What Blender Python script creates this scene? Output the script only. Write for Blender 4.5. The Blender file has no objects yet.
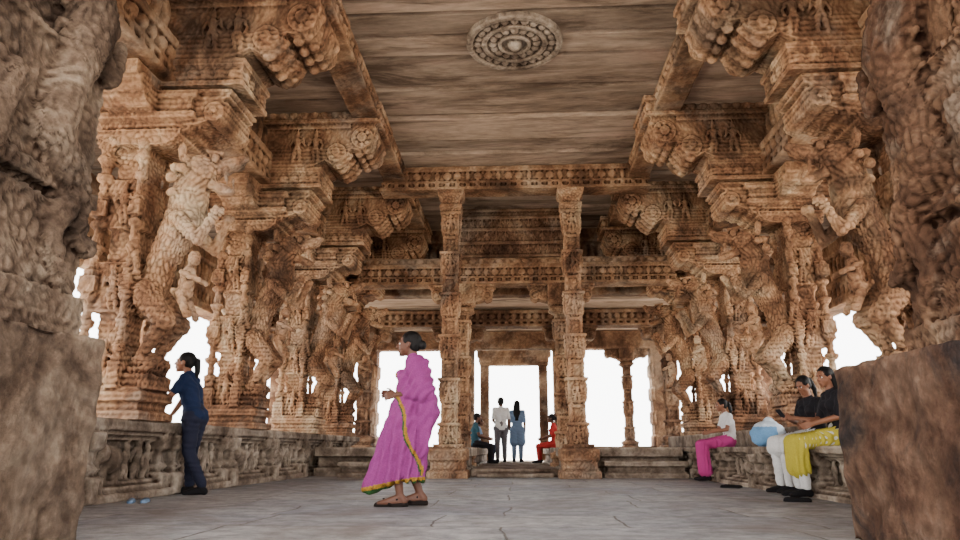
import bpy, math, random, time
from mathutils import Vector, Matrix, noise, Euler
random.seed(3)
scene=bpy.context.scene
col=scene.collection
V=Vector
pi=math.pi
T0=time.time()

# ------------------------------------------------------------------ mesh builder
class MB:
    def __init__(s): s.v=[]; s.f=[]
    def add(s,vs,fs):
        o=len(s.v); s.v+= [tuple(v) for v in vs]; s.f+=[tuple(i+o for i in f) for f in fs]
    def box(s,x0,x1,y0,y1,z0,z1):
        s.add([(x0,y0,z0),(x1,y0,z0),(x1,y1,z0),(x0,y1,z0),(x0,y0,z1),(x1,y0,z1),(x1,y1,z1),(x0,y1,z1)],
              [(0,3,2,1),(4,5,6,7),(0,1,5,4),(1,2,6,5),(2,3,7,6),(3,0,4,7)])
    def rings(s,rings):
        n=len(rings[0]); vs=[p for r in rings for p in r]; fs=[]
        for i in range(len(rings)-1):
            for j in range(n):
                k=(j+1)%n
                fs.append((i*n+j,i*n+k,(i+1)*n+k,(i+1)*n+j))
        fs.append(tuple(range(n-1,-1,-1)))
        b=(len(rings)-1)*n
        fs.append(tuple(range(b,b+n)))
        s.add(vs,fs)
    def rect(s,cx,cy,prof):
        s.rings([[(cx-a,cy-b,z),(cx+a,cy-b,z),(cx+a,cy+b,z),(cx-a,cy+b,z)] for z,a,b in prof])
    def lathe(s,cx,cy,prof,n=8,ph=None):
        if ph is None: ph=pi/n
        s.rings([[(cx+r*math.cos(ph+2*pi*j/n),cy+r*math.sin(ph+2*pi*j/n),z) for j in range(n)] for z,r in prof])
    def prism(s,poly,y0,y1):
        n=len(poly)
        vs=[(x,y0,z) for x,z in poly]+[(x,y1,z) for x,z in poly]
        fs=[tuple(range(n)),tuple(range(2*n-1,n-1,-1))]
        for j in range(n):
            k=(j+1)%n; fs.append((k,j,n+j,n+k))
        s.add(vs,fs)
    def prism_x(s,poly,x0,x1):
        n=len(poly)
        vs=[(x0,y,z) for y,z in poly]+[(x1,y,z) for y,z in poly]
        fs=[tuple(range(n)),tuple(range(2*n-1,n-1,-1))]
        for j in range(n):
            k=(j+1)%n; fs.append((k,j,n+j,n+k))
        s.add(vs,fs)
    def cyl_y(s,cx,cz,r,y0,y1,n=20):
        s.prism([(cx+r*math.cos(2*pi*j/n),cz+r*math.sin(2*pi*j/n)) for j in range(n)],y0,y1)
    def cyl_x(s,cy,cz,r,x0,x1,n=20):
        s.prism_x([(cy+r*math.cos(2*pi*j/n),cz+r*math.sin(2*pi*j/n)) for j in range(n)],x0,x1)
    def cap(s,p0,p1,r0,r1,n=12):
        p0=V(p0);p1=V(p1); d=p1-p0
        if d.length<1e-5: d=V((0,0,1e-4))
        u=d.normalized(); a=u.orthogonal().normalized(); b=u.cross(a)
        R=[]
        for k in range(0,5):
            t=-pi/2+ (k+0.15)*pi/2/4.15
            R.append((p0+u*r0*math.sin(t), r0*math.cos(t)))
        for k in range(0,5):
            t=k*pi/2/4.15
            R.append((p1+u*r1*math.sin(t), r1*math.cos(t)))
        s.rings([[c+(a*math.cos(2*pi*j/n)+b*math.sin(2*pi*j/n))*r for j in range(n)] for c,r in R])
    def ell(s,c,r,M=None,n=16,m=10):
        if not hasattr(r,'__len__'): r=(r,r,r)
        c=V(c); R=[]
        for k in range(m):
            t=-pi/2+(k+0.4)*pi/(m-0.2)
            ring=[]
            for j in range(n):
                p=V((r[0]*math.cos(t)*math.cos(2*pi*j/n),r[1]*math.cos(t)*math.sin(2*pi*j/n),r[2]*math.sin(t)))
                if M is not None: p=M@p
                ring.append(c+p)
            R.append(ring)
        s.rings(R)
    def mesh(s,name):
        me=bpy.data.meshes.new(name); me.from_pydata(s.v,[],s.f); me.update(); return me

def bake(mb,name,voxel,smooth=0,carve=None,mat=None):
    me=mb.mesh('tmp'); ob=bpy.data.objects.new('tmp',me); col.objects.link(ob)
    m=ob.modifiers.new('r','REMESH'); m.mode='VOXEL'; m.voxel_size=voxel; m.use_smooth_shade=True
    if smooth:
        q=ob.modifiers.new('s','SMOOTH'); q.factor=0.5; q.iterations=smooth
    dg=bpy.context.evaluated_depsgraph_get(); dg.update()
    me2=bpy.data.meshes.new_from_object(ob.evaluated_get(dg))
    bpy.data.objects.remove(ob); bpy.data.meshes.remove(me)
    me2.name=name
    if carve:
        out=[]
        for v in me2.vertices:
            out.append(v.co+v.normal*carve(v.co,v.normal))
        flat=[c for p in out for c in p]
        me2.vertices.foreach_set('co',flat)
    me2.polygons.foreach_set('use_smooth',[True]*len(me2.polygons))
    me2.update()
    if mat:
        me2.materials.clear(); me2.materials.append(mat)
    return me2

def obj(name,me,loc=(0,0,0),parent=None,mat=None,rot=None,scale=None):
    o=bpy.data.objects.new(name,me); col.objects.link(o); o.location=loc
    if rot: o.rotation_euler=rot
    if scale: o.scale=scale
    if parent: o.parent=parent
    if mat and me is not None:
        me.materials.clear(); me.materials.append(mat)
    return o
def empty(name,loc,rotz=0):
    o=bpy.data.objects.new(name,None); o.empty_display_size=.2; col.objects.link(o); o.location=loc; o.rotation_euler=(0,0,rotz); return o

# ------------------------------------------------------------------ materials
def lin(c): return tuple(((x/255)/12.92 if x/255<=.04045 else ((x/255+.055)/1.055)**2.4) for x in c)+(1,)
def stone(name,cols,scale=1.0,bump=.5,stain=.5,cell=9,rough=.9,stretch=(1,1,1),island=0,cav_shade=1.0,wash=.35,stainc=(70,53,42)):
    m=bpy.data.materials.new(name); m.use_nodes=True; nt=m.node_tree; N=nt.nodes; L=nt.links
    b=N['Principled BSDF']; b.inputs['Roughness'].default_value=rough
    b.inputs['Specular IOR Level'].default_value=.12
    g=N.new('ShaderNodeNewGeometry')
    mp=N.new('ShaderNodeMapping'); L.new(g.outputs['Position'],mp.inputs['Vector']); mp.inputs['Scale'].default_value=stretch
    def nz(sc,det,rg=.6,dist=0,off=0):
        n=N.new('ShaderNodeTexNoise'); n.inputs['Scale'].default_value=sc; n.inputs['Detail'].default_value=det
        n.inputs['Roughness'].default_value=rg; n.inputs['Distortion'].default_value=dist
        if off:
            a=N.new('ShaderNodeVectorMath'); a.operation='ADD'; a.inputs[1].default_value=(off,off,off); L.new(mp.outputs['Vector'],a.inputs[0]); L.new(a.outputs[0],n.inputs['Vector'])
        else: L.new(mp.outputs['Vector'],n.inputs['Vector'])
        return n
    n1=nz(1.3*scale,9,.68,.4)
    r=N.new('ShaderNodeValToRGB'); L.new(n1.outputs['Fac'],r.inputs['Fac'])
    cr=r.color_ramp
    pos=[.34,.45,.54,.66]
    while len(cr.elements)<len(cols): cr.elements.new(.5)
    for i,c in enumerate(cols):
        cr.elements[i].position=pos[i]; cr.elements[i].color=lin(c)
    n2=nz(11*scale,6,.7)
    mx=N.new('ShaderNodeMix'); mx.data_type='RGBA'; mx.blend_type='OVERLAY'; mx.inputs['Factor'].default_value=.65
    L.new(r.outputs['Color'],mx.inputs['A']); L.new(n2.outputs['Fac'],mx.inputs['B'])
    last=mx.outputs['Result']
    def patch(last,n,p0,p1,fac,c):
        rr=N.new('ShaderNodeValToRGB'); rr.color_ramp.elements[0].position=p0; rr.color_ramp.elements[1].position=p1
        L.new(n.outputs['Fac'],rr.inputs['Fac'])
        q=N.new('ShaderNodeMath'); q.operation='MULTIPLY'; q.inputs[1].default_value=fac; L.new(rr.outputs['Color'],q.inputs[0])
        x=N.new('ShaderNodeMix'); x.data_type='RGBA'; L.new(q.outputs[0],x.inputs['Factor']); L.new(last,x.inputs['A']); x.inputs['B'].default_value=lin(c)
        return x.outputs['Result']
    last=patch(last,nz(.75*scale,8,.7,.8,11),.52,.64,wash,(198,182,162))
    last=patch(last,nz(.9*scale,7,.7,1.0),.50,.63,stain,stainc)
    if island:
        hs=N.new('ShaderNodeMapRange'); hs.inputs['To Min'].default_value=1-island; hs.inputs['To Max'].default_value=1+island*.6
        L.new(g.outputs['Random Per Island'],hs.inputs['Value'])
        mi=N.new('ShaderNodeVectorMath'); mi.operation='SCALE'; L.new(last,mi.inputs[0]); L.new(hs.outputs[0],mi.inputs['Scale']); last=mi.outputs[0]
    rp=N.new('ShaderNodeValToRGB'); rp.color_ramp.elements[0].position=.44; rp.color_ramp.elements[0].color=(.15,.10,.075,1)  # AO-like crevice shade from pointiness, multiplied into the stone's base colour
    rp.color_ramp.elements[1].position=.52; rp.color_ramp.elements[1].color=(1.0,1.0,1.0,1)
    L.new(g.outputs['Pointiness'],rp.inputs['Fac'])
    mx3=N.new('ShaderNodeMix'); mx3.data_type='RGBA'; mx3.blend_type='MULTIPLY'; mx3.inputs['Factor'].default_value=cav_shade
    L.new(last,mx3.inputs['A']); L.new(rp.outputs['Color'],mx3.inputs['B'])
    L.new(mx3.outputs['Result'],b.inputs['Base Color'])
    vo=N.new('ShaderNodeTexVoronoi'); vo.inputs['Scale'].default_value=cell; vo.feature='SMOOTH_F1'; L.new(mp.outputs['Vector'],vo.inputs['Vector'])
    n4=nz(32,6,.7)
    ad=N.new('ShaderNodeMath'); ad.operation='MULTIPLY_ADD'; ad.inputs[1].default_value=.5
    L.new(vo.outputs['Distance'],ad.inputs[0]); L.new(n4.outputs['Fac'],ad.inputs[2])
    bp=N.new('ShaderNodeBump'); bp.inputs['Strength'].default_value=bump; bp.inputs['Distance'].default_value=.03
    L.new(ad.outputs[0],bp.inputs['Height']); L.new(bp.outputs['Normal'],b.inputs['Normal'])
    return m
def plain(name,c,rough=.7,bump=0,bs=60,var=.12,spec=.3):
    m=bpy.data.materials.new(name); m.use_nodes=True; nt=m.node_tree; N=nt.nodes; L=nt.links
    b=N['Principled BSDF']; b.inputs['Roughness'].default_value=rough; b.inputs['Specular IOR Level'].default_value=spec
    tc=N.new('ShaderNodeTexCoord'); n=N.new('ShaderNodeTexNoise'); n.inputs['Scale'].default_value=bs; n.inputs['Detail'].default_value=4
    L.new(tc.outputs['Object'],n.inputs['Vector'])
    r=N.new('ShaderNodeValToRGB'); l=lin(c)
    r.color_ramp.elements[0].position=.3; r.color_ramp.elements[1].position=.7
    r.color_ramp.elements[0].color=tuple(x*(1-var) for x in l[:3])+(1,); r.color_ramp.elements[1].color=tuple(min(1,x*(1+var)) for x in l[:3])+(1,)
    L.new(n.outputs['Fac'],r.inputs['Fac']); L.new(r.outputs['Color'],b.inputs['Base Color'])
    if bump:
        bp=N.new('ShaderNodeBump'); bp.inputs['Strength'].default_value=bump; bp.inputs['Distance'].default_value=.005
        L.new(n.outputs['Fac'],bp.inputs['Height']); L.new(bp.outputs['Normal'],b.inputs['Normal'])
    return m

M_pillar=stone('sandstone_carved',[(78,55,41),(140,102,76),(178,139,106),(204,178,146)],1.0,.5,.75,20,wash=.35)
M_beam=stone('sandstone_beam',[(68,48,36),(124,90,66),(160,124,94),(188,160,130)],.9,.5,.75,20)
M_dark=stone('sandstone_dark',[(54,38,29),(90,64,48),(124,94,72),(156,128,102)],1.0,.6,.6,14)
M_ceil=stone('sandstone_slab',[(108,90,76),(154,132,113),(178,156,136),(190,162,142)],1.0,.5,.8,5,stretch=(.35,1.7,1),island=.4,cav_shade=.2,wash=.3,stainc=(88,70,57))
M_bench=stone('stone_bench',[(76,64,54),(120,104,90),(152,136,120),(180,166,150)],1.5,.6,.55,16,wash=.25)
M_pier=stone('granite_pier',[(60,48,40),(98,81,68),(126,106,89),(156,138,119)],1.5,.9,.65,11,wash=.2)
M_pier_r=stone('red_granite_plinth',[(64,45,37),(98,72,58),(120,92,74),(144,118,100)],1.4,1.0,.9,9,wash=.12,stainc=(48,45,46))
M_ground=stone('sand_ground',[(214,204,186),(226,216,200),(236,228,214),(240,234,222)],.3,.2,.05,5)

def floor_mat():
    m=bpy.data.materials.new('flagstones'); m.use_nodes=True; nt=m.node_tree; N=nt.nodes; L=nt.links
    b=N['Principled BSDF']; b.inputs['Specular IOR Level'].default_value=.35
    g=N.new('ShaderNodeNewGeometry')
    nd=N.new('ShaderNodeTexNoise'); nd.inputs['Scale'].default_value=1.4; nd.inputs['Detail'].default_value=4; L.new(g.outputs['Position'],nd.inputs['Vector'])
    sc=N.new('ShaderNodeVectorMath'); sc.operation='SCALE'; sc.inputs['Scale'].default_value=.18; L.new(nd.outputs['Color'],sc.inputs[0])
    ad=N.new('ShaderNodeVectorMath'); ad.operation='ADD'; L.new(g.outputs['Position'],ad.inputs[0]); L.new(sc.outputs[0],ad.inputs[1])
    br=N.new('ShaderNodeTexBrick'); L.new(ad.outputs[0],br.inputs['Vector'])
    br.offset=.37; br.squash=.7; br.squash_frequency=3
    br.inputs['Scale'].default_value=1; br.inputs['Brick Width'].default_value=1.75; br.inputs['Row Height'].default_value=.78
    br.inputs['Mortar Size'].default_value=.011; br.inputs['Mortar Smooth'].default_value=.6; br.inputs['Bias'].default_value=0
    br.inputs['Color1'].default_value=lin((134,135,141)); br.inputs['Color2'].default_value=lin((164,161,160)); br.inputs['Mortar'].default_value=lin((104,96,88))
    n=N.new('ShaderNodeTexNoise'); n.inputs['Scale'].default_value=4.5; n.inputs['Detail'].default_value=12; n.inputs['Roughness'].default_value=.8; L.new(g.outputs['Position'],n.inputs['Vector'])
    cc=N.new('ShaderNodeValToRGB'); cc.color_ramp.elements[0].position=.3; cc.color_ramp.elements[1].position=.7; L.new(n.outputs['Fac'],cc.inputs['Fac'])
    mx=N.new('ShaderNodeMix'); mx.data_type='RGBA'; mx.blend_type='OVERLAY'; mx.inputs['Factor'].default_value=.8
    L.new(br.outputs['Color'],mx.inputs['A']); L.new(cc.outputs['Color'],mx.inputs['B'])
    n5=N.new('ShaderNodeTexNoise'); n5.inputs['Scale'].default_value=.7; n5.inputs['Detail'].default_value=8; n5.inputs['Roughness'].default_value=.7; n5.inputs['Distortion'].default_value=1; L.new(g.outputs['Position'],n5.inputs['Vector'])
    r5=N.new('ShaderNodeValToRGB'); r5.color_ramp.elements[0].position=.48; r5.color_ramp.elements[1].position=.66; r5.color_ramp.elements[1].color=(.6,.6,.6,1); L.new(n5.outputs['Fac'],r5.inputs['Fac'])
    m2=N.new('ShaderNodeMix'); m2.data_type='RGBA'; L.new(r5.outputs['Color'],m2.inputs['Factor']); L.new(mx.outputs['Result'],m2.inputs['A']); m2.inputs['B'].default_value=lin((116,102,90))
    L.new(m2.outputs['Result'],b.inputs['Base Color'])
    rr=N.new('ShaderNodeMapRange'); rr.inputs['To Min'].default_value=.4; rr.inputs['To Max'].default_value=.8; L.new(n.outputs['Fac'],rr.inputs['Value']); L.new(rr.outputs[0],b.inputs['Roughness'])
    sb=N.new('ShaderNodeMath'); sb.operation='MULTIPLY_ADD'; sb.inputs[1].default_value=-.8; L.new(br.outputs['Fac'],sb.inputs[0]); L.new(n.outputs['Fac'],sb.inputs[2])
    bp=N.new('ShaderNodeBump'); bp.inputs['Strength'].default_value=1.0; bp.inputs['Distance'].default_value=.035
    L.new(sb.outputs[0],bp.inputs['Height']); L.new(bp.outputs['Normal'],b.inputs['Normal'])
    return m
M_floor=floor_mat()

# ------------------------------------------------------------------ carving functions
def vcell(p,sx,sy,sz,seed=0):
    w=noise.noise(V((p.x*3+seed,p.y*3,p.z*3)))*.15
    d=noise.voronoi(V((p.x*sx+w*sx+seed,p.y*sy+w*sy,p.z*sz+w*sz)))[0]
    return min(d[1]-d[0],.5)
def carve_pillar(p,n):
    e=vcell(p,15,15,11,5)
    if p.z>3.08 or p.z<.34: mask=.4
    else: mask=.7 if noise.noise(p*1.1+V((5,1,2)))>-.1 else 1.1
    g=math.sin(p.z*105)*.0035 if noise.noise(V((0,0,p.z*1.7+3)))>.0 else 0
    return (e-.25)*.036*mask+g+noise.noise(p*8)*.006-.002
def carve_fine(p,n):
    e=vcell(p,16,16,14,5)
    return (e-.25)*.02+noise.noise(p*9)*.004
def carve_bench(p,n):
    return (vcell(p,12,12,12,5)-.25)*.008+noise.noise(p*6)*.008
def carve_rough(p,n):
    return noise.noise(p*2.3)*.03+noise.noise(p*7)*.018+noise.noise(p*20)*.007+min(0,noise.noise(p*4+V((3,3,3)))+.1)*.05

def figure(m,x,y,z,h,n,lean=0):
    nx,ny=n; tx,ty=-ny,nx
    def P(a,o,c): return (x+tx*a*h+nx*o*h, y+ty*a*h+ny*o*h, z+c*h)
    m.cap(P(-.09+lean*.05,.02,.0),P(-.07,.05,.28),.055*h,.075*h,8); m.cap(P(.1,.02,.0),P(.07,.05,.28),.055*h,.075*h,8)
    m.cap(P(-.07,.04,.28),P(0,.04,.45),.085*h,.09*h,8); m.cap(P(.07,.04,.28),P(0,.04,.45),.085*h,.09*h,8)
    m.cap(P(0,.04,.42),P(0,.05,.66),.085*h,.12*h,8)
    m.cap(P(-.14,.05,.68),P(-.24,.06,.5),.05*h,.04*h,8); m.cap(P(-.24,.06,.5),P(-.2,.09,.72 if lean>0 else .35),.04*h,.035*h,8)
    m.cap(P(.14,.05,.68),P(.24,.06,.5),.05*h,.04*h,8); m.cap(P(.24,.06,.5),P(.2,.09,.35 if lean>0 else .74),.04*h,.035*h,8)
    m.ell(P(0,.07,.83),.085*h,n=10,m=7); m.cap(P(0,.05,.9),P(0,.05,1.0),.07*h,.04*h,8)

# ------------------------------------------------------------------ yali pillar
def colonette(m,cx,cy,z0,z1,w):
    h=z1-z0
    m.rect(cx,cy,[(z0,w*1.35,w*1.35),(z0+.09*h,w*1.35,w*1.35),(z0+.1*h,w*.9,w*.9),(z0+.14*h,w*.9,w*.9)])
    z=z0+.13*h; prof=[]
    while z<z1-.14*h:
        prof+=[(z,w*.85),(z+.03,w*1.3),(z+.08,w*1.3),(z+.1,w*.75),(z+.24,w*.7)]
        z+=.26
    prof.append((z1-.1*h,w))
    m.lathe(cx,cy,prof,8)
    for t in (.36,.66):
        zz=z0+t*h
        m.rect(cx,cy,[(zz,w*1.3,w*1.3),(zz+.17,w*1.3,w*1.3)])
    m.lathe(cx,cy,[(z1-.13*h,w*.9),(z1-.1*h,w*1.6),(z1-.07*h,w*1.0),(z1-.04*h,w*1.8),(z1,w*1.9)],12)

def arm(m,xe,zt,zb,hy,xs=0.0,sg=1):
    h=zt-zb
    P=[(xs,zt),(xe,zt),(xe,zt-.22*h),(xe-.07,zt-.26*h),(xe-.07,zt-.34*h),(xe-.02,zt-.4*h),(xe-.04,zt-.6*h),(xe-.14,zt-.82*h),(xe-.34,zb),(xs,zb)]
    m.prism([(x*sg,z) for x,z in P],-hy,hy)
    m.prism([(x*sg,z) for x,z in [(xs,zt),(xe+.03,zt),(xe+.03,zt-.1*h),(xs,zt-.1*h)]],-hy-.035,hy+.035)
    r=.3*h
    cx=(xe-r-.03)*sg; cz=zt-.66*h
    m.cyl_y(cx,cz,r*.95,-hy-.03,hy+.03); m.cyl_y(cx,cz,r*.4,-hy-.06,hy+.06)
    m.cyl_y((xe-.48)*sg,zb+.02,.09,-hy*.98,hy*.98)

def yali(m):
    P=lambda x,y,z:(x,y,z)
    m.rect(.14,0,[(.3,.2,.24),(.44,.2,.24),(.46,.16,.2),(.52,.18,.22)])
    for y in (-1,1):
        m.cap(P(.3,.14*y,.56),P(.16,.14*y,.58),.07,.06)
        m.cap(P(.17,.14*y,.6),P(.4,.17*y,.98),.055,.1)
        m.cap(P(.4,.17*y,.98),P(.14,.14*y,1.28),.115,.15)
        m.cap(P(.42,.17*y,2.08),P(.68,.21*y,1.82),.095,.065)
        m.cap(P(.68,.21*y,1.82),P(.8,.16*y,2.1),.06,.05)
        m.ell(P(.83,.15*y,2.15),(.075,.06,.06))
        m.ell(P(.4,.19*y,2.84),(.05,.03,.09))
        m.ell(P(.74,.12*y,2.76),(.045,.045,.045)); m.cap(P(.66,.13*y,2.84),P(.8,.1*y,2.82),.03,.025)
        m.cap(P(.86,.09*y,2.6),P(.88,.09*y,2.48),.022,.012)
    m.cap(P(.12,0,1.2),P(.22,0,1.65),.17,.15,16)
    m.cap(P(.22,0,1.65),P(.42,0,2.1),.15,.22,16)
    m.cap(P(.42,0,2.1),P(.46,0,2.55),.21,.19,16)
    m.ell(P(.56,0,2.68),(.22,.19,.17))
    m.cap(P(.7,0,2.7),P(.94,0,2.74),.115,.085); m.ell(P(1.0,0,2.8),(.06,.07,.05))
    m.cap(P(.68,0,2.5),P(.88,0,2.42),.07,.05)
    for a in range(9):
        t=a/8*2*pi
        m.ell(P(.42,math.cos(t)*.21,2.62+math.sin(t)*.19),(.06,.055,.055))
        m.ell(P(.34,math.cos(t)*.25,2.5+math.sin(t)*.2),(.06,.06,.06))
    for k in range(5):
        m.cap(P(.5,-.14,2.4-.09*k),P(.5,.14,2.4-.09*k),.045,.045)
    m.cap(P(.05,-.1,1.2),P(.1,-.27,1.5),.04,.035); m.cap(P(.1,-.27,1.5),P(.02,-.24,1.85),.035,.05)
    m.cap(P(.5,0,1.3),P(.52,0,1.52),.085,.08); m.ell(P(.56,0,1.68),(.07,.07,.085))
    m.cap(P(.5,-.1,1.5),P(.68,-.08,1.42),.035,.03); m.cap(P(.5,.1,1.5),P(.68,.08,1.42),.035,.03)
    m.cap(P(.48,-.06,1.28),P(.6,-.09,1.05),.055,.04); m.cap(P(.48,.06,1.28),P(.6,.09,1.05),.055,.04)
    figure(m,.3,0,.5,.42,(1,0))

def build_yali_pillar():
    m=MB()
    m.rect(-.08,0,[(0,.43,.34),(.08,.43,.34),(.1,.37,.28),(.16,.37,.28),(.18,.42,.33),(.26,.42,.33),(.32,.34,.27)])
    m.rect(-.14,0,[(.2,.2,.2),(.72,.2,.2),(.74,.15,.15),(1.05,.15,.15),(1.07,.2,.2),(1.6,.2,.2),(1.62,.15,.15),(1.95,.15,.15),(1.97,.2,.2),(2.5,.2,.2),(2.52,.16,.16),(3.1,.18,.2)])
    for z in (.34,1.12,2.02):
        figure(m,-.14,-.21,z,.44,(0,-1),1); figure(m,-.14,.21,z,.44,(0,1),-1)
    colonette(m,-.4,-.19,.3,3.0,.07); colonette(m,-.4,.19,.3,3.0,.07)
    colonette(m,.02,-.26,.3,3.0,.05); colonette(m,.02,.26,.3,3.0,.05)
    yali(m)
    m.rect(-.03,0,[(2.86,.3,.3),(2.94,.46,.36),(3.0,.48,.38),(3.02,.42,.32),(3.08,.44,.34),(3.12,.62,.42),(3.17,.64,.44),(3.19,.58,.4),(3.32,.58,.4),(3.34,.64,.44),(3.42,.64,.44)])
    arm(m,.93,3.46,3.06,.34)
    arm(m,.92,3.55,3.15,.34,0,-1)
    m.box(0,1.05,-.36,.36,3.5,3.82); m.box(0,1.08,-.39,.39,3.74,3.82); m.box(0,1.07,-.38,.38,3.5,3.56)
    for t in (-.24,-.08,.08,.24): m.ell((1.05,t,3.65),(.03,.06,.06))
    k=.5
    while k<1.0:
        for s in (-1,1): m.ell((k,s*.36,3.65),(.06,.03,.06))
        k+=.15
    hy=.4
    pl=[(0,4.5),(1.86,4.5),(1.88,4.42),(1.86,4.3),(1.76,4.16),(1.62,4.08),(1.5,4.1),(1.47,4.0),(1.36,3.9),(1.22,3.86),(1.12,3.92),(1.02,3.86),(.8,3.8),(0,3.8)]
    m.prism(pl,-hy,hy)
    for cx,cz,r in ((1.68,4.26,.17),(1.3,4.03,.15)):
        m.cyl_y(cx,cz,r,-hy-.03,hy+.03,28); m.cyl_y(cx,cz,r*.42,-hy-.065,hy+.065)
    for s in (-1,1):
        for a in range(8):
            t=2*pi*a/8; m.ell((1.68+.115*math.cos(t),s*(hy+.03),4.26+.115*math.sin(t)),(.03,.025,.03),n=8,m=6)
        figure(m,.98,s*hy,3.92,.46,(0,s),1); figure(m,.7,s*hy,3.92,.46,(0,s),-1)
        m.box(.0,1.5,min(s*hy,s*(hy+.03)),max(s*hy,s*(hy+.03)),4.42,4.47)
    for t in (-.3,-.1,.1,.3):
        m.cap((1.86,t,4.32),(1.72,t,4.1),.05,.06); m.cap((1.48,t,4.02),(1.3,t,3.86),.05,.06); m.ell((1.62,t,4.05),(.06,.06,.07))
    m.box(0,1.93,-.46,.46,4.52,4.8); m.box(0,1.97,-.5,.5,4.72,4.8); m.box(0,1.96,-.49,.49,4.49,4.55)
    for s in (-1,1):
        k=.3
        while k<1.9: m.ell((k,s*.46,4.635),(.055,.03,.06)); k+=.16
    for t in (-.36,-.18,0,.18,.36): m.ell((1.93,t,4.635),(.03,.06,.06))
    for sg in (-1,1):
        m.prism_x([(0,3.55),(.85*sg,3.55),(.85*sg,3.42),(.75*sg,3.32),(.55*sg,3.16),(0,3.12)],-.3,.18)
        m.cyl_x(.7*sg,3.36,.1,-.33,.21)
    return bake(m,'yali_pillar',.0125,0,carve_pillar,M_pillar)
ME_yali=build_yali_pillar()
print('yali verts',len(ME_yali.vertices),time.time()-T0)
XL,XR=-3.95,3.9
rowsY=[6.9,9.9,12.9,15.4]
for y in rowsY:
    obj('yali_pillar',ME_yali,(XL,y,.745))
for y in rowsY:
    obj('yali_pillar',ME_yali,(XR,y,.745),scale=(-1,1,1))

# ------------------------------------------------------------------ slender columns
def build_column(h,w,cap=True,ped=.5,wp=None):
    m=MB(); wp=wp or w*1.9
    if ped: m.rect(0,0,[(0,wp,wp),(ped*.2,wp,wp),(ped*.25,wp*.84,wp*.84),(ped*.5,wp*.84,wp*.84),(ped*.55,wp*.95,wp*.95),(ped*.85,wp*.95,wp*.95),(ped*.9,wp*.74,wp*.74),(ped,wp*.74,wp*.74)])
    z=ped*.9; i=0; prof=[]
    top=h-(.55 if cap else .1)
    while z<top-.05:
        a=w*(1.0 if i%2==0 else .7)
        e=min(z+(.46 if i%2==0 else .3),top)
        prof+=[(z,a,a),(e-.1,a,a),(e-.09,a*1.25,a*1.25),(e-.05,a*1.25,a*1.25),(e-.04,a*.8,a*.8)]
        if i%2==0 and e-z>.4:
            for n in ((0,-1),(0,1),(1,0),(-1,0)): figure(m,n[0]*w*.95,n[1]*w*.95,z+.02,.33,n,random.choice((-1,1)))
        z=e; i+=1
    prof.append((h-.02,w*.9,w*.9))
    m.rect(0,0,prof)
    for sx in (-1,1):
        for sy in (-1,1):
            m.lathe(sx*w*.72,sy*w*.72,[(ped,w*.2),(top,w*.2)],8)
    if cap:
        m.rect(0,0,[(h-.62,w,w),(h-.55,w*1.6,w*1.6),(h-.5,w*1.6,w*1.6),(h-.47,w*1.2,w*1.2),(h-.42,w*1.5,w*1.5),(h-.4,w*1.7,w*1.7),(h,w*1.8,w*1.8)])
        for sg in (-1,1):
            arm(m,.68,h,h-.36,w*1.1,0,sg)
    else:
        m.rect(0,0,[(h-.4,w,w),(h-.34,w*1.3,w*1.3),(h-.28,w*1.3,w*1.3),(h-.25,w,w),(h-.18,w*1.1,w*1.1),(h-.1,w*1.5,w*1.5),(h,w*1.6,w*1.6)])
    return m
ME_tall=bake(build_column(5.12,.155,False,.55,.34),'tall_column',.0125,0,carve_fine,M_pillar)
for x in (-1.17,1.03): obj('carved_column',ME_tall,(x,12.2,0))
ME_mid=bake(build_column(3.72,.16,True,.3),'mid_column',.015,0,carve_fine,M_pillar)
for x in (-1.14,.96): obj('carved_column',ME_mid,(x,14.5,.14))
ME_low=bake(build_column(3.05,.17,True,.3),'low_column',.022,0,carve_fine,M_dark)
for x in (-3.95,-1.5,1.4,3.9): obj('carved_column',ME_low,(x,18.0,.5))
ME_out=bake(build_column(3.35,.18,True,.3),'outer_column',.028,0,carve_fine,M_pillar)
for sx in (-1,1):
    for y in (5.8,9.2,12.3,17.3,20.8):
        obj('carved_column',ME_out,(sx*6.9,y,.0))

# ------------------------------------------------------------------ beams
def beam(name,x0,x1,y0,y1,z0,z1,mat=M_beam,vox=.022,lip=True,carve=carve_fine,deco=True):
    m=MB(); h=z1-z0
    L=.05 if lip else 0
    m.box(x0+L,x1-L,y0+L,y1-L,z0,z1)
    if lip:
        m.box(x0,x1,y0,y1,z1-.2*h,z1); m.box(x0+.02,x1-.02,y0+.02,y1-.02,z0+.3*h,z0+.38*h); m.box(x0+.0,x1-.0,y0+.0,y1-.0,z0,z0+.12*h)
    if deco:
        alongx=(x1-x0)>(y1-y0)
        a,b=(x0,x1) if alongx else (y0,y1)
        c=a+.12; i=0
        zc=z0+.59*h if lip else z0+.5*h; rz=.16*h if lip else .3*h
        while c<b-.08:
            for side in (0,1):
                o=((y0,y1) if alongx else (x0,x1))[side]; o+= (L*.7 if side==0 else -L*.7)
                pc=(c,o,zc) if alongx else (o,c,zc)
                if i%3==2: rr=(.045,.05,rz*1.15) if alongx else (.05,.045,rz*1.15)
                else: rr=(.075,.05,rz) if alongx else (.05,.075,rz)
                m.ell(pc,rr,n=10,m=7)
                o2=o+(-.03 if side==0 else .03)*(1 if lip else 0)
                if lip:
                    q=.035
                    if alongx: m.box(c-q,c+q,min(o2,o),max(o2,o)+.001,z0+.13*h,z0+.27*h)
                    else: m.box(min(o2,o),max(o2,o)+.001,c-q,c+q,z0+.13*h,z0+.27*h)
            c+=.19; i+=1
    return obj(name,bake(m,name,vox,0,carve,mat))
cb=lambda p,n:(vcell(p,14,14,12,5)-.25)*.014+noise.noise(p*5)*.008
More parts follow.
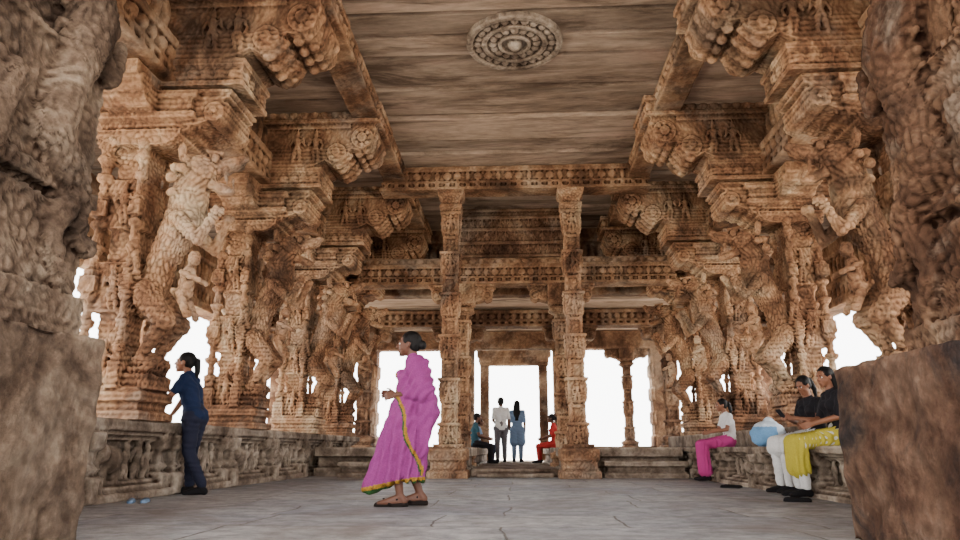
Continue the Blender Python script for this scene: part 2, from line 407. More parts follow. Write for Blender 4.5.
for sx,X in ((-1,XL),(1,XR)):
    beam('stone_beam',X-.33,X+.33,-3,16.4,4.3,4.78,carve=cb)
    beam('stone_beam',X-.18,X+.18,-3,16.4,4.78,5.36,lip=False,carve=cb)
    a,b=(-2.42,-2.02) if sx<0 else (2.08,2.48)
    beam('stone_beam',a,b,-3,16.2,5.3,5.60,carve=cb)
beam('stone_beam',-2.5,2.5,11.98,12.42,5.12,5.57,carve=cb,vox=.016)
beam('stone_beam',-3.4,3.4,14.25,14.75,3.87,4.3,carve=cb,vox=.016)
m=MB(); m.box(-1.45,1.35,14.36,14.6,4.46,5.55)
for z in (4.46,4.75,5.05,5.32,5.49): m.box(-1.47,1.37,14.3,14.62,z,z+.06)
for r,z in enumerate((4.53,4.82,5.12)):
    x=-1.3+.1*(r%2)
    while x<1.3: figure(m,x,14.36,z,.2,(0,-1),random.choice((-1,1))); x+=.2
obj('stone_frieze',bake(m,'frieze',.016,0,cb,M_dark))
beam('stone_frieze',-3.5,3.5,14.35,14.65,4.3,4.46,lip=False,carve=cb)
beam('stone_beam',-7.2,7.2,17.75,18.25,3.56,4.0,mat=M_dark,vox=.026,carve=cb)
beam('stone_beam',-7.2,7.2,16.0,16.4,4.0,5.65,mat=M_dark,vox=.035,carve=cb)
for sx in (-1,1):
    beam('eave_beam',sx*6.9-.25,sx*6.9+.25,-3,21.1,3.35,4.7,mat=M_beam,vox=.035,carve=cb)

# ------------------------------------------------------------------ ceiling (slabs with worn chamfered joints)
m=MB(); random.seed(8)
def slab(x0,x1,y0,y1,zb,zt,c=.055):
    m.prism_x([(y0+.016,zt),(y0+.016,zb+c*.9),(y0+c,zb),(y1-c,zb),(y1-.016,zb+c*.9),(y1-.016,zt)],x0,x1)
y=-3
while y<16.1:
    w=random.choice([.5,.74,.46,.66,.86])
    slab(-2.45,2.5,y,min(y+w,16.2),5.62+random.uniform(-.05,.015),5.85)
    y+=w
for sx,X in ((-1,XL),(1,XR)):
    y=-3
    while y<16:
        a,b=sorted((sx*2.4,X-sx*.1)); slab(a,b,y,y+1,5.39+random.uniform(-.02,.02),5.7)
        a,b=sorted((X,sx*7.6)); slab(a,b,y,y+1,4.8+random.uniform(-.02,.02),5.3)
        y+=1
m.box(-7.6,7.6,-3,16.4,5.95,6.1)
m.box(-7.6,7.6,16.2,22,4.02,4.3)
obj('ceiling',m.mesh('ceiling'),mat=M_ceil)
m=MB()
C=V((.03,7.95))
def ring(r0,r1,z0,z1,n=64):
    R=[]
    for (r,z) in ((r0,z1),(r0,z0),(r1,z0),(r1,z1)): R.append([(C.x+r*math.cos(2*pi*j/n),C.y+r*math.sin(2*pi*j/n),z) for j in range(n)])
    m.rings(R[::-1])
ring(0.0,.60,5.55,5.66)
for r0,r1,d in ((.54,.62,.05),(.36,.42,.05),(.17,.21,.06)):
    for a in range(40):
        t0=2*pi*a/40; t1=2*pi*(a+1)/40
        vs=[(C.x+r*math.cos(t),C.y+r*math.sin(t),z) for z in (5.56-d,5.6) for r,t in ((r0,t0),(r1,t0),(r1,t1),(r0,t1))]
        m.add(vs,[(0,1,2,3),(4,7,6,5),(0,4,5,1),(1,5,6,2),(2,6,7,3),(3,7,4,0)])
for a in range(24):
    t=2*pi*a/24; m.ell((C.x+.48*math.cos(t),C.y+.48*math.sin(t),5.54),(.045,.045,.03),n=10,m=6)
for a in range(16):
    t=2*pi*a/16; m.ell((C.x+.285*math.cos(t),C.y+.285*math.sin(t),5.54),(.05,.05,.035),n=10,m=6)
m.ell((C.x,C.y,5.53),(.09,.09,.09))
obj('ceiling_rosette',bake(m,'rosette',.012,0,lambda p,n:noise.noise(p*25)*.004+noise.noise(p*9)*.008,M_bench))

# ------------------------------------------------------------------ floor, platform, ground
m=MB(); m.box(-8,8,-4,22.5,-.35,0); obj('floor',m.mesh('floor'),mat=M_floor)
m=MB(); m.box(-90,90,-60,120,-.8,-.35); obj('ground',m.mesh('ground'),mat=M_ground)
def platform(x0,x1,y0,y1,z,nm='stone_platform'):
    m=MB()
    m.box(x0,x1,y0,y1,0,z*.3); m.box(x0+.06,x1-.06,y0+.06,y1,z*.3,z*.7); m.box(x0,x1,y0,y1,z*.7,z)
    return obj(nm,bake(m,nm,.025,0,carve_bench,M_bench))
platform(-3.66,-.85,12.75,21.1,.5); platform(.75,2.9,12.75,21.1,.5)
platform(1.45,2.85,12.15,12.7,.28,'stone_step')
platform(-3.1,-1.6,12.2,12.7,.26,'stone_step')
m=MB(); m.box(-.82,.72,12.6,22.2,0,.14); m.box(-.7,.62,12.3,12.7,0,.07); obj('stone_threshold',bake(m,'thr',.03,0,lambda p,n:noise.noise(p*6)*.01,M_bench))

# ------------------------------------------------------------------ benches
def bench(front,back,top,seat=None,side=1,y0=4.2,y1=16.6):
    m=MB(); s=side
    def bx(a,b,z0,z1,ya=y0,yb=y1):
        a,b=sorted((a,b)); m.box(a,b,ya,yb,z0,z1)
    f=front; t=seat or top
    bx(f-s*.05,back,0,t*.1); bx(f,back,t*.1,t*.18); bx(f+s*.08,back,t*.18,t*.24)
    bx(f+s*.22,back,t*.2,t*.8); bx(f+s*.1,back,t*.74,t*.8); bx(f-s*.02,back,t*.86,t); bx(f+s*.04,back,t*.8,t*.86)
    if seat: bx(f+s*.48,back,t,top)
    y=y0+.3; i=0
    while y<y1-.3:
        if i%3==0:
            c=f+s*.13
            for dy,o in ((-.17,.02),(0,-.06),(.17,.02)):
                m.rect(c+s*o,y+dy,[(t*.02,.16,.075),(t*.3,.16,.075),(t*.32,.09,.045),(t*.4,.13,.065),(t*.46,.09,.045),(t*.6,.09,.045),(t*.64,.14,.075),(t*.82,.16,.08)])
        elif i%3==1:
            c=f+s*.14; h=t
            m.ell((c,y,h*.5),(.12,.17,h*.18)); m.ell((c-s*.03,y-.18,h*.58),(.09,.09,h*.13)); m.cap((c-s*.04,y-.23,h*.55),(c-s*.04,y-.26,h*.28),.035,.02)
            for d in (-.1,.1): m.cap((c-s*.02,y+d,h*.45),(c-s*.02,y+d,h*.24),.05,.05)
        else:
            figure(m,f+s*.17,y,t*.2,t*.6,(-s,0),1); figure(m,f+s*.17,y-.2,t*.2,t*.54,(-s,0),-1); figure(m,f+s*.17,y+.2,t*.2,t*.54,(-s,0),-1)
        y+=.52; i+=1
    return obj('stone_bench',bake(m,'bench',.0165,0,carve_bench,M_bench))
bench(-3.72,-4.75,.75,None,-1)
bench(2.97,4.75,.75,.5,1)

# ------------------------------------------------------------------ back wall
m=MB(); Y0,Y1=21.2,21.7
def wseg(x0,x1,z0,z1): m.box(x0,x1,Y0,Y1,z0,z1)
wseg(-7.6,-4.3,0,.55); wseg(-4.3,-2.1,0,.55); wseg(-2.1,-1.3,0,4); wseg(1.12,1.95,0,4); wseg(1.95,7.6,0,.55)
wseg(-4.75,-4.3,0,4); wseg(4.05,4.6,0,4)
wseg(-7.6,7.6,3.45,4.0); wseg(-7.6,-6.9,0,4); wseg(6.9,7.6,0,4)
for x in (-2.1,-1.35,1.2,1.95,-4.3,4.05):
    for z in (.5,1.2,1.9,2.6): m.box(x-.05,x+.05,Y0-.08,Y1,z,z+.35)
for x in (-1.72,1.55):
    for z in (.5,1.3,2.1): figure(m,x,Y0,z,.65,(0,-1),1)
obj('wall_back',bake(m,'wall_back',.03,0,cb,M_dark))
m=MB()
for sg,c in ((-1,-.97),(1,.8)):
    m.rect(c,21.3,[(.14,.17,.2),(.5,.17,.2),(.52,.13,.15),(3.0,.13,.15),(3.05,.18,.2),(3.2,.18,.2)])
m.box(-1.12,.97,21.12,21.48,2.95,3.2); m.box(-1.2,1.05,21.1,21.5,3.2,3.4)
obj('door_frame',bake(m,'door_frame',.022,0,cb,M_dark))
ME_jamb=bake(build_column(3.0,.13,True,.2),'win_col',.022,0,carve_fine,M_dark)
obj('carved_column',ME_jamb,(3.35,21.45,.52))
obj('carved_column',ME_jamb,(-5.6,21.45,.52)); obj('carved_column',ME_jamb,(5.7,21.45,.52))
print('walls',time.time()-T0)

# ------------------------------------------------------------------ near piers
def pier(x_in,x_out,y0,y1,hp,mat_p,mat,side,set_in,top_out):
    m=MB(); a,b=sorted((x_in,x_out))
    m.box(a,b,y0,y1,0,hp)
    me=bake(m,'plinth',.02,2,carve_rough,mat_p)
    p=empty('stone_pier',(0,0,0)); obj('plinth',me,parent=p)
    m=MB(); s=side
    xi=x_in+s*set_in
    def B(d0,ya,yb,z0,z1):
        a,b=sorted((xi+s*d0,x_out)); m.box(a,b,ya,yb,z0,z1)
    B(-.04,y0+.05,y1-.08,hp-.05,hp+.22); B(0,y0+.05,y1-.12,hp+.22,hp+.7); B(.05,y0+.05,y1-.18,hp+.7,hp+.85); B(0,y0+.05,y1-.12,hp+.85,hp+1.5); B(.03,y0+.05,y1-.14,hp+1.5,hp+1.6)
    B(.08,y0+.05,y1-.22,hp+1.6,hp+2.6); B(.02,y0+.05,y1-.14,hp+2.6,hp+2.8); B(-top_out*.3,y0,y1-.05,hp+2.8,hp+3.1); B(-top_out,y0-.1,y1+.1,hp+3.1,5.27)
    def C(pts):
        for i in range(len(pts)-1):
            q,r=pts[i],pts[i+1]
            m.cap((xi+s*q[0],q[1],hp+q[2]),(xi+s*r[0],r[1],hp+r[2]),q[3],r[3],14)
    Y=lambda t:y1-t
    C([(.0,Y(.3),.28,.06),(-.02,Y(.42),.5,.06),(.0,Y(.3),.8,.11),(.02,Y(.55),1.05,.15),(.02,Y(.45),1.4,.14),(.0,Y(.35),1.8,.17),(.02,Y(.5),2.15,.14),(-.02,Y(.32),2.45,.15),(-.04,Y(.16),2.4,.09)])
    C([(.0,Y(.32),1.75,.08),(-.05,Y(.15),1.55,.06),(-.03,Y(.08),1.8,.05)])
    C([(.0,Y(.5),1.0,.1),(-.04,Y(.3),.85,.08),(-.02,Y(.2),.55,.05),(-.03,Y(.12),.5,.06)])
    C([(.02,Y(.9),.3,.06),(.0,Y(.95),.8,.09),(.0,Y(.85),1.2,.08)])
    for k in range(4): figure(m,xi+s*.05,Y(.95),hp+.25+.6*k,.5,(-s,0),1 if k%2 else -1)
    for k in range(5):
        m.cap((xi+s*.02,Y(.28),hp+1.5+.12*k),(xi+s*.02,Y(.55),hp+1.45+.12*k),.035,.03)
    for z in (.05,.14,.74,.8,1.53,2.63,2.72,3.0,3.15,3.3,3.6): m.box(*sorted((xi-s*(.03+(top_out if z>3.1 else 0)),x_out)),y0+.05,y1-.06,hp+z,hp+z+.035)
    me=bake(m,'carved_shaft',.014,0,carve_pillar,mat)
    obj('carved_shaft',me,parent=p)
pier(-2.31,-3.55,2.2,3.78,1.07,M_pier,M_pier,-1,.15,.14)
pier(1.78,3.5,2.2,4.05,.9,M_pier_r,M_dark,1,.42,.0)
print('arch',time.time()-T0)

# ================================================================== PEOPLE
SK=plain('skin_brown',(132,86,62),.55,.1,40,.08,.4)
SKD=plain('skin_dark',(94,58,42),.55,.1,40,.08,.4)
HAIR=plain('hair_black',(14,11,11),.6,.4,120,.4,.2)
EYEW=plain('eye_white',(225,220,212),.3)
EYEB=plain('eye_iris',(24,16,12),.2)
def cloth(n,c,var=.12): return plain(n,c,.85,.25,90,var,.15)

def headM(J): return Matrix.Translation(J['head'])@Euler(J.get('hrot',(0,0,0))).to_matrix().to_4x4()
def add_head(m,J,k):
    H=headM(J); R=H.to_3x3()
    P=lambda x,y,z:H@V((x*k,y*k,z*k))
    def E(c,r): m.ell(P(*c),tuple(q*k for q in r),R,20,14)
    E((0,-.012,.03),(.073,.092,.088)); E((0,.022,-.02),(.064,.068,.085)); E((0,.05,-.075),(.038,.036,.035))
    E((0,.068,-.095),(.02,.018,.018)); E((.034,.052,-.03),(.026,.026,.03)); E((-.034,.052,-.03),(.026,.026,.03))
    m.cap(P(0,.09,.012),P(0,.108,-.022),.008*k,.013*k); E((.011,.1,-.028),(.009,.01,.008)); E((-.011,.1,-.028),(.009,.01,.008))
    m.cap(P(-.036,.078,.026),P(.036,.078,.026),.012*k,.012*k)
    m.cap(P(-.017,.09,-.054),P(.017,.09,-.054),.007*k,.007*k); m.cap(P(-.014,.088,-.066),P(.014,.088,-.066),.008*k,.008*k)
    for s in (-1,1): E((.074*s,-.005,-.005),(.01,.018,.03))
def add_hand(m,w,d,n,thumb,k,curl=.5):
    w=V(w); d=V(d).normalized(); n=V(n); n=(n-d*n.dot(d)).normalized(); s=d.cross(n)*thumb
    for i,off in enumerate((.03,.010,-.010,-.029)):
        L=(.07,.078,.074,.06)[i]*k
        kn=w+d*(.085-.004*abs(i-1))*k+s*off*k
        m.cap(w+s*off*.55*k,kn,.013*k,.011*k,8)
        p=kn; dd=(d+s*off*2.5).normalized()
        for j,fr in enumerate((.45,.32,.23)):
            a=curl*(.5+.4*j); dd=(dd*math.cos(a)+n*math.sin(a)).normalized()
            q=p+dd*L*fr; m.cap(p,q,(.0085-.0007*j)*k,(.008-.0008*j)*k,8); p=q
    b=w+d*.022*k+s*.022*k; q=b+(d*.6+s*.8+n*.3).normalized()*.038*k; m.cap(b,q,.013*k,.010*k,8)
    r=q+(d*.9+s*.25+n*.35).normalized()*.032*k; m.cap(q,r,.0095*k,.008*k,8)

def stand(h=1.6):
    k=h/1.6
    J=dict(head=(0,.02,1.485),neck=(0,-.005,1.33),chest=(0,0,1.17),waist=(0,0,1.0),pel=(0,0,.87),
      shL=(-.16,-.01,1.295),shR=(.16,-.01,1.295),elL=(-.2,-.03,1.03),elR=(.2,-.03,1.03),wrL=(-.2,.05,.81),wrR=(.2,.05,.81),
      hiL=(-.085,0,.83),hiR=(.085,0,.83),knL=(-.09,.02,.46),knR=(.09,.02,.46),anL=(-.09,-.02,.075),anR=(.09,-.02,.075),fdL=(-.12,1,0),fdR=(.12,1,0))
    J={a:V(b)*(1 if a[:2]=='fd' else k) for a,b in J.items()}; J['k']=k; return J
def sit(seat=.5,h=1.55,knee=.42):
    k=h/1.6; z=seat; q=k
    J=dict(head=(0,.05,z+.73*q),neck=(0,0,z+.57*q),chest=(0,-.02,z+.41*q),waist=(0,-.04,z+.24*q),pel=(0,-.03,z+.11),
      shL=(-.155,-.01,z+.53*q),shR=(.155,-.01,z+.53*q),elL=(-.2,.06,z+.30*q),elR=(.2,.06,z+.30*q),wrL=(-.1,.27,z+.22),wrR=(.1,.27,z+.22),
      hiL=(-.08,0,z+.09),hiR=(.08,0,z+.09),knL=(-.08,knee,z+.04),knR=(.08,knee,z+.04),anL=(-.08,knee-.02,.08),anR=(.08,knee-.02,.08),fdL=(-.1,1,0),fdR=(.1,1,0))
    J={a:V(b) for a,b in J.items()}; J['k']=k*.95; return J

def torso(m,J,e,k,female):
    sh=J['shR']-J['shL']
    m.cap(J['hiL'].lerp(J['pel'],.3)+V((0,-.01,.02)),J['hiR'].lerp(J['pel'],.3)+V((0,-.01,.02)),(.105+e)*k,(.105+e)*k,18)
    for s in (-1,1):
        o=sh*(.20*s)
        m.cap(J['pel']+sh*(.14*s),J['waist']+sh*(.13*s),(.1+e)*k,(.085+e)*k,18)
        m.cap(J['waist']+sh*(.13*s),J['chest']+o,(.085+e)*k,(.1+e)*k,18)
        m.cap(J['chest']+o,(J['shL'] if s<0 else J['shR']).lerp(J['neck'],.35)-V((0,0,.03*k)),(.1+e)*k,(.06+e)*k,18)
    m.cap(J['shL'],J['shR'],(.05+e)*k,(.05+e)*k,16)
    m.cap(J['chest'],J['neck'],(.09+e)*k,(.055+e)*k,16)
    if female:
        f=(J.get('fwd') or V((0,1,0)))
        for s in (-1,1): m.ell(J['chest']+sh*(.2*s)+f*.075*k+V((0,0,.01)),((.058+e)*k,)*3)
def limbs_skin(m,J,k,hands=True):
    for s in 'LR':
        m.cap(J['sh'+s],J['el'+s],.046*k,.037*k); m.cap(J['el'+s],J['wr'+s],.037*k,.025*k)
        d=J.get('hd'+s) or (J['wr'+s]-J['el'+s]); n=J.get('hn'+s) or V((1 if s=='L' else -1,0,0))
        dd=V(d).normalized(); nn=V(n); nn=(nn-dd*nn.dot(dd)).normalized(); sv=dd.cross(nn)
        th=1 if sv.dot(J.get('th'+s) or V((0,1,.3)))>0 else -1
        add_hand(m,J['wr'+s],d,n,th,k,J.get('curl',.45))
        m.cap(J['hi'+s],J['kn'+s],.085*k,.053*k); 
        mid=J['kn'+s].lerp(J['an'+s],.3)
        m.cap(J['kn'+s],mid,.053*k,.056*k); m.cap(mid,J['an'+s],.056*k,.034*k)
def foot(m,J,s,k,e=0):
    a=J['an'+s]; f=V(J['fd'+s]); f.z=0; f.normalize(); z=.032*k+e
    gz=a.z-.075*k
    side=V((f.y,-f.x,0))
    heel=V((a.x,a.y,gz+z))-f*.035*k
    m.cap(a,heel,.034*k+e,.032*k+e); 
    for o in (-.018,.018):
        ball=V((a.x,a.y,gz+.026*k+e))+f*.12*k+side*o*k
        m.cap(a-V((0,0,.01)),ball,.03*k+e,.024*k+e); m.cap(heel,ball,.026*k+e,.025*k+e)
        m.cap(ball,ball+f*.055*k-V((0,0,.008*k)),.024*k+e,.016*k+e)
def sleeve(m,J,k,e,fr,which='LR'):
    for s in which:
        a,b,c=J['sh'+s],J['el'+s],J['wr'+s]
        if fr<=1: m.cap(a,a.lerp(b,fr),(.052+e)*k,(.045+e)*k,14)
        else: m.cap(a,b,(.052+e)*k,(.042+e)*k,14); m.cap(b,b.lerp(c,fr-1),(.042+e)*k,(.033+e)*k,14)
def hair_mesh(J,k,style):
    m=MB(); H=headM(J); R=H.to_3x3(); P=lambda x,y,z:H@V((x*k,y*k,z*k))
    E=lambda c,r:m.ell(P(*c),tuple(q*k for q in r),R,22,14)
    E((0,-.024,.046),(.08,.096,.084)); E((0,-.05,.0),(.072,.062,.075))
    E((.055,.0,.04),(.026,.05,.045)); E((-.055,.0,.04),(.026,.05,.045))
    if style=='bun': E((0,-.125,.0),(.042,.04,.045)); m.cap(P(0,-.08,.0),P(0,-.12,0),.04*k,.03*k)
    if style=='ponytail':
        m.cap(P(0,-.1,.05),P(0,-.14,.03),.028*k,.03*k); m.cap(P(0,-.14,.03),P(0,-.16,-.1),.034*k,.032*k); m.cap(P(0,-.16,-.1),P(0,-.13,-.26),.032*k,.012*k)
    if style=='long':
        for x in (-.045,0,.045):
            m.cap(P(x,-.07,.0),P(x*1.2,-.1,-.17),.045*k,.045*k); m.cap(P(x*1.2,-.1,-.17),P(x*.8,-.11,-.4),.045*k,.018*k)
    fz=lambda p,n:math.sin((p.x*3+p.y*1.3+p.z*.6)*160)*.0018
    return bake(m,'hair',.007,2,fz,HAIR)
def face_bits(J,k,P):
    H=headM(J); m=MB()
    for s in (-1,1): m.ell(H@V((.03*s*k,.079*k,.004*k)),(.011*k,.009*k,.0075*k),H.to_3x3())
    obj('eyes',m.mesh('e'),parent=P,mat=EYEW); m=MB()
    for s in (-1,1): m.ell(H@V((.03*s*k,.0855*k,.004*k)),(.0055*k,.004*k,.0055*k),H.to_3x3()); m.cap(H@V((.014*s*k,.088*k,.024*k)),H@V((.045*s*k,.08*k,.024*k)),.0045*k,.003*k)
    obj('irises_and_brows',m.mesh('e'),parent=P,mat=EYEB)
def person(name,loc,rz,J,top,bottom,hair='bun',skin=SK,sleeves=.6,fem=True,shoes=None,skirt=None,toptail=0):
    k=J['k']; P=empty(name,loc,rz)
    m=MB(); add_head(m,J,k); m.cap(J['neck']-V((0,0,.03)),J['head']+V((0,-.02,-.03))*k,.05*k,.045*k)
    torso(m,J,-.005,k,fem); limbs_skin(m,J,k)
    for s in 'LR': foot(m,J,s,k)
    obj('body',bake(m,'body',.0065,2,None,skin),parent=P)
    obj('hair',hair_mesh(J,k,hair),parent=P)
    face_bits(J,k,P)
    if top:
        m=MB(); torso(m,J,.012,k,fem); sleeve(m,J,k,.004,sleeves)
        if toptail:
            for s in 'LR':
                m.cap(J['hi'+s],J['hi'+s].lerp(J['kn'+s],toptail),.118*k,(.13)*k,18)
        wr=lambda p,n:math.sin(p.z*70+p.x*30+4*noise.noise(p*8))*.003
        obj('top',bake(m,'top',.011,2,wr,top),parent=P)
    if bottom:
        m=MB(); e=.014
        m.cap(J['hiL'],J['hiR'],(.1+e)*k,(.1+e)*k,18); m.cap(J['pel'],J['waist'].lerp(J['pel'],.5),(.11+e)*k,(.1+e)*k,18)
        for s in 'LR':
            m.cap(J['hi'+s],J['kn'+s],(.088+e)*k,(.058+e)*k,16); m.cap(J['kn'+s],J['an'+s]+V((0,0,.04)),(.058+e)*k,(.042+e)*k,16)
        wr=lambda p,n:math.sin(p.z*90+5*noise.noise(p*7))*.003
        obj('trousers',bake(m,'trousers',.011,2,wr,bottom),parent=P)
    if skirt:
        m=MB(); end=skirt[1]
        m.cap(J['hiL'],J['hiR'],.12*k,.12*k,18); m.cap(J['pel'],J['waist'].lerp(J['pel'],.4),.12*k,.1*k,18)
        for s in 'LR':
            kn=J['kn'+s]+V((0,.01,0)); m.cap(J['hi'+s],kn,.11*k,.08*k,18); q=kn.lerp(J['an'+s],end); m.cap(kn,q,.08*k,(.095)*k,18)
        m.cap(J['knL'],J['knR'],.08*k,.08*k); 
        q=(J['knL']+J['knR'])/2; q2=q.lerp((J['anL']+J['anR'])/2,end); m.cap(q,q2,.09*k,.11*k)
        wr=lambda p,n:math.sin(math.atan2(p.x,p.y-.3)*26+3*noise.noise(p*6))*.009
        obj('skirt',bake(m,'skirt',.012,2,wr,skirt[0]),parent=P)
    if shoes:
        m=MB()
        for s in 'LR': foot(m,J,s,k,.008)
        obj('shoes',bake(m,'shoes',.008,2,None,shoes),parent=P)
    return P

def sari_woman(loc,rz):
    h=1.5; k=h/1.6; J=stand(h)
    J['head']=V((0,.02,1.385)); J['neck']=V((0,-.035,1.245)); J['chest']=V((0,-.02,1.08)); J['hrot']=(math.radians(2),0,0)
    J['shL']=V((-.155,-.05,1.19)); J['shR']=V((.155,-.03,1.19)); J['elL']=V((-.19,-.13,.95)); J['wrL']=V((-.12,.1,.93)); J['elR']=V((.19,-.02,.93)); J['wrR']=V((.1,.16,.95))
    J['hdL']=V((.1,1,-.1)); J['hnL']=V((1,0,-.3)); J['hdR']=V((-.3,1,.05)); J['hnR']=V((-1,0,-.3)); J['thL']=V((0,0,1)); J['thR']=V((0,0,1)); J['curl']=1.0
    J['knL']=V((-.08,.1,.43)); J['anL']=V((-.08,.05,.09)); J['knR']=V((.08,.03,.43)); J['anR']=V((.08,-.1,.1)); J['fdL']=(-.05,1,0); J['fdR']=(.05,1,0)
    P=empty('woman_in_sari',loc,rz)
    m=MB(); add_head(m,J,k*1.03); m.cap(J['neck']-V((0,0,.03)),J['head']+V((0,-.02,-.03)),.052,.047); torso(m,J,-.005,k,True); limbs_skin(m,J,k)
    for s in 'LR': foot(m,J,s,k*1.08)
    obj('body',bake(m,'body',.006,2,None,SKD),parent=P)
    obj('hair',hair_mesh(J,k*1.03,'bun'),parent=P)
    face_bits(J,k*1.03,P)
    m=MB()
    for s in 'LR':
        a=J['an'+s]; gz=a.z-.075*k*1.08-.004; f=V(J['fd'+s]).normalized()
        base=V((a.x,a.y,gz))
        m.cap(base-f*.04,base+f*.08,.034,.036); m.cap(base+f*.08,base+f*.19,.036,.03)
        for o in (-1,1): m.cap(base+f*.07+V((o*.042,0,.01)),base+f*.14+V((0,0,.055)),.009,.009)
        m.cap(base+f*.02+V((-.04,0,.05)),base+f*.02+V((.04,0,.05)),.01,.01)
    me=bake(m,'sandals',.007,1,None,cloth('sandal_dark',(28,22,20)))
    for v in me.vertices: v.co.z=max(v.co.z,.002) if v.co.z<.03 else v.co.z
    obj('sandals',me,parent=P)
    m=MB(); sleeve(m,J,k,.006,.95); torso(m,J,.004,k,True)
    obj('blouse',bake(m,'blouse',.01,2,None,cloth('blouse_yellow',(150,120,50))),parent=P)
    m=MB(); torso(m,J,.02,k,True)
    m.cap(J['shL'],J['elL']+V((.02,-.02,.0)),.078,.1,16); m.cap(J['elL']+V((.03,-.02,0)),J['elL'].lerp(J['wrL'],.5),.09,.06,16)
    m.cap(J['shL']+V((.04,-.05,0)),V((-.1,-.17,.8)),.085,.11,16); m.cap(V((-.1,-.17,.8)),V((-.12,-.13,.45)),.1,.04,16)
    m.cap(V((.05,-.1,1.1)),V((-.02,-.14,.8)),.08,.11)
    n=48; R=[]
    for z,yf,yb,rx in ((.105,.34,-.04,.19),(.13,.38,-.10,.22),(.2,.37,-.13,.22),(.38,.30,-.15,.2),(.55,.25,-.16,.195),(.7,.2,-.17,.195),(.85,.155,-.17,.185),(.98,.12,-.13,.15),(1.05,.1,-.11,.13)):
        cy=(yf+yb)/2; ry=(yf-yb)/2
        R.append([(rx*math.cos(2*pi*j/n),cy+ry*math.sin(2*pi*j/n),z+(.07*(1-math.sin(2*pi*j/n)) if z<.15 else 0)) for j in range(n)])
    m.rings(R)
    def fold(p,nn):
        a=math.atan2(p.x,p.y-.08+p.z*.1)
        w=max(0,min(1,(1.0-p.z)/.5))
        f=math.sin(a*15+2.5*noise.noise(V((p.x*4,p.y*4,p.z*1.5)))+p.z*2)*.019*w
        f+=math.sin((p.z*1.2+p.y*1.6)*42+3*noise.noise(p*5))*.010*(1-.5*w)
        return f
    sm=cloth('sari_magenta',(134,56,116),.16); gm=cloth('sari_gold_border',(150,112,40),.3); gr=cloth('sari_green_trim',(44,78,40))
    me=bake(m,'sari',.0085,3,fold,sm); me.materials.append(gm); me.materials.append(gr)
    for f in me.polygons:
        c=f.center
        mi=0
        hem=.15+.05*(1-max(-1,min(1,(c.y-.15)/.25)))
        if c.z<hem and c.z<.24: mi=1 if c.z>hem-.035 else 2
        if c.x<-.03:
            t=(1.15-c.z)
            ye=.11-.02*t-.30*max(0,t-.15)+.02*math.sin(c.z*14)
            if .25<c.z<1.12:
                d=c.y-ye
                if abs(d)<.013: mi=1
                elif .013<=d<.026: mi=2
        f.material_index=mi
    obj('sari',me,parent=P)
    return P
sari_woman((-.95,6.2,0.0),math.radians(90))

black=cloth('cloth_black',(30,28,32)); navy=cloth('cloth_navy',(26,38,66)); denim=cloth('denim_dark',(34,36,52))
white=cloth('cloth_white',(206,204,202)); yellow=cloth('cloth_yellow',(180,166,60)); pink=cloth('cloth_pink',(180,60,126)); red=cloth('cloth_red',(172,48,46))
grey=cloth('cloth_grey',(96,92,96)); blueg=cloth('cloth_bluegrey',(110,132,160)); teal=cloth('cloth_teal',(50,84,96)); shoeb=cloth('shoe_black',(26,24,26))
J=stand(1.54); J['head']=V((0,.17,1.41)); J['neck']=V((0,.1,1.265)); J['chest']=V((0,.07,1.1)); J['waist']=V((0,.03,.95)); J['pel']=V((0,0,.83)); J['hrot']=(math.radians(4),0,math.radians(8))
J['shL']=V((-.145,.09,1.22)); J['shR']=V((.145,.1,1.22)); J['elL']=V((-.2,.2,1.02)); J['wrL']=V((-.18,.3,.86)); J['elR']=V((.2,.24,1.02)); J['wrR']=V((.17,.33,.86))
J['hdL']=V((0,.8,-.6)); J['hdR']=V((0,.8,-.6)); J['hnL']=V((0,-.3,-1)); J['hnR']=V((0,-.3,-1)); J['thL']=V((1,0,0)); J['thR']=V((-1,0,0)); J['curl']=.2
J['hiL']=V((-.085,-.01,.79)); J['hiR']=V((.085,-.01,.79)); J['knL']=V((-.09,-.02,.44)); J['knR']=V((.09,.04,.44)); J['anL']=V((-.1,-.2,.073)); J['anR']=V((.09,.02,.073))
person('girl_leaning',(-3.54,7.6,0),math.radians(90),J,navy,denim,'ponytail',SK,.7,True,shoeb)
J=sit(.5,1.45); J['hrot']=(math.radians(-22),0,math.radians(12)); J['wrL']=V((-.05,.27,.8)); J['wrR']=V((.04,.27,.8)); J['curl']=.9
W1=person('woman_seated_with_phone',(3.26,8.05,0),math.radians(104),J,black,white,'ponytail',SK,.6,True,shoeb,skirt=(white,.12))
m=MB(); m.box(-.035,.035,-.006,.006,-.07,.07); o=obj('phone',m.mesh('phone'),(0.0,.36,.84),W1,black,rot=(math.radians(-40),0,0))
J=sit(.5,1.52); J['hrot']=(math.radians(-8),0,math.radians(22)); 
person('woman_seated_yellow_skirt',(3.24,7.42,0),math.radians(92),J,black,white,'long',SK,.9,True,shoeb,skirt=(yellow,.55))
J=sit(.5,1.35,.38); J['hrot']=(math.radians(-5),0,0)
person('woman_seated_pink_skirt',(3.15,10.9,0),math.radians(92),J,white,None,'ponytail',SK,.6,True,shoeb,skirt=(pink,.85))
J=stand(1.62); J['wrL']=V((-.12,.16,.98)); J['hnL']=V((0,0,1)); person('man_white_shirt',(-.42,18.3,.15),math.radians(10),J,white,grey,'short',SKD,.8,False,shoeb)
J=stand(1.55); person('woman_bluegrey_dress',(.0,18.5,.15),math.radians(-6),J,blueg,blueg,'long',SKD,.9,True,shoeb,toptail=.85)
J=sit(.36,1.5,.36); person('woman_seated_red',(.86,17.0,.14),math.radians(80),J,red,red,'bun',SKD,.8,True,shoeb)
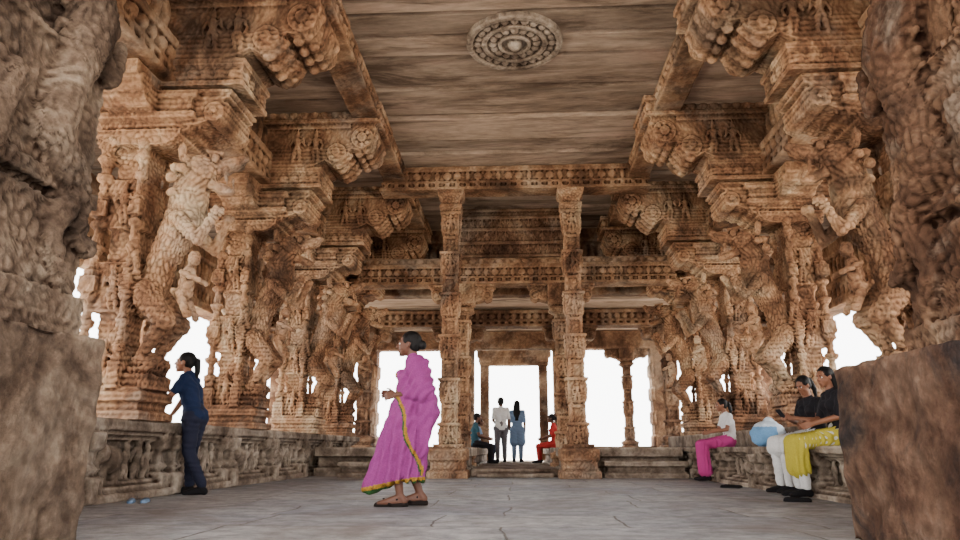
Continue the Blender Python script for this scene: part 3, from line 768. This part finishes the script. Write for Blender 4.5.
J=sit(.36,1.5,.36); person('boy_seated',(-.97,16.6,.14),math.radians(-80),J,teal,black,'short',SKD,.6,False,shoeb)
J=sit(.36,1.35,.36); person('child_seated',(-.95,17.35,.14),math.radians(-75),J,blueg,denim,'short',SKD,.6,False,shoeb)

m=MB(); m.ell((0,0,.16),(.22,.2,.17)); m.ell((.12,.14,.12),(.16,.15,.13)); m.cap((0,0,.26),(.03,.02,.32),.08,.06); m.ell((-.1,-.09,.12),(.14,.13,.13))
cr=lambda p,n:noise.noise(p*14)*.02+noise.noise(p*35)*.006
me=bake(m,'bundle',.012,1,cr,cloth('plastic_white',(196,208,220))); me.materials.append(cloth('plastic_blue',(112,158,200)))
for f in me.polygons: f.material_index=1 if (f.center.x<.06 and f.center.z<.25) else 0
obj('cloth_bundle',me,(3.22,9.35,.5))
def sandals(x,y,r,c):
    m=MB()
    for s in (-1,1):
        m.cap((s*.055,-.08,.012),(s*.06,.1,.012),.03,.036)
        m.cap((s*.055-.03,.03,.02),(s*.055,.06,.045),.008,.008); m.cap((s*.055+.03,.03,.02),(s*.055,.06,.045),.008,.008)
    me=bake(m,'sandals',.008,1,None,c)
    for v in me.vertices:
        v.co.z=max(v.co.z,0)*.8
    obj('sandals',me,(x,y,.001),rot=(0,0,r))
sandals(-3.45,6.45,.4,blueg); sandals(2.6,6.9,1.2,shoeb); sandals(2.7,9.3,1.0,shoeb)

# ------------------------------------------------------------------ light
w=bpy.data.worlds.new('sky'); scene.world=w; w.use_nodes=True
bg=w.node_tree.nodes['Background']; bg.inputs['Color'].default_value=(1,.985,.965,1); bg.inputs['Strength'].default_value=9.5
s=bpy.data.lights.new('sun','SUN'); s.energy=12; s.angle=.02; s.color=(1,.95,.87)
so=bpy.data.objects.new('sun',s); col.objects.link(so); so.rotation_euler=(math.radians(-28),math.radians(-22),0)

cam=bpy.data.cameras.new('camera'); cam.lens=26; cam.sensor_width=36; cam.clip_end=500
co=bpy.data.objects.new('camera',cam); col.objects.link(co); co.location=(0,0,.47)
co.rotation_euler=(math.radians(104.5),0,math.radians(3)); scene.camera=co
print('total',time.time()-T0)
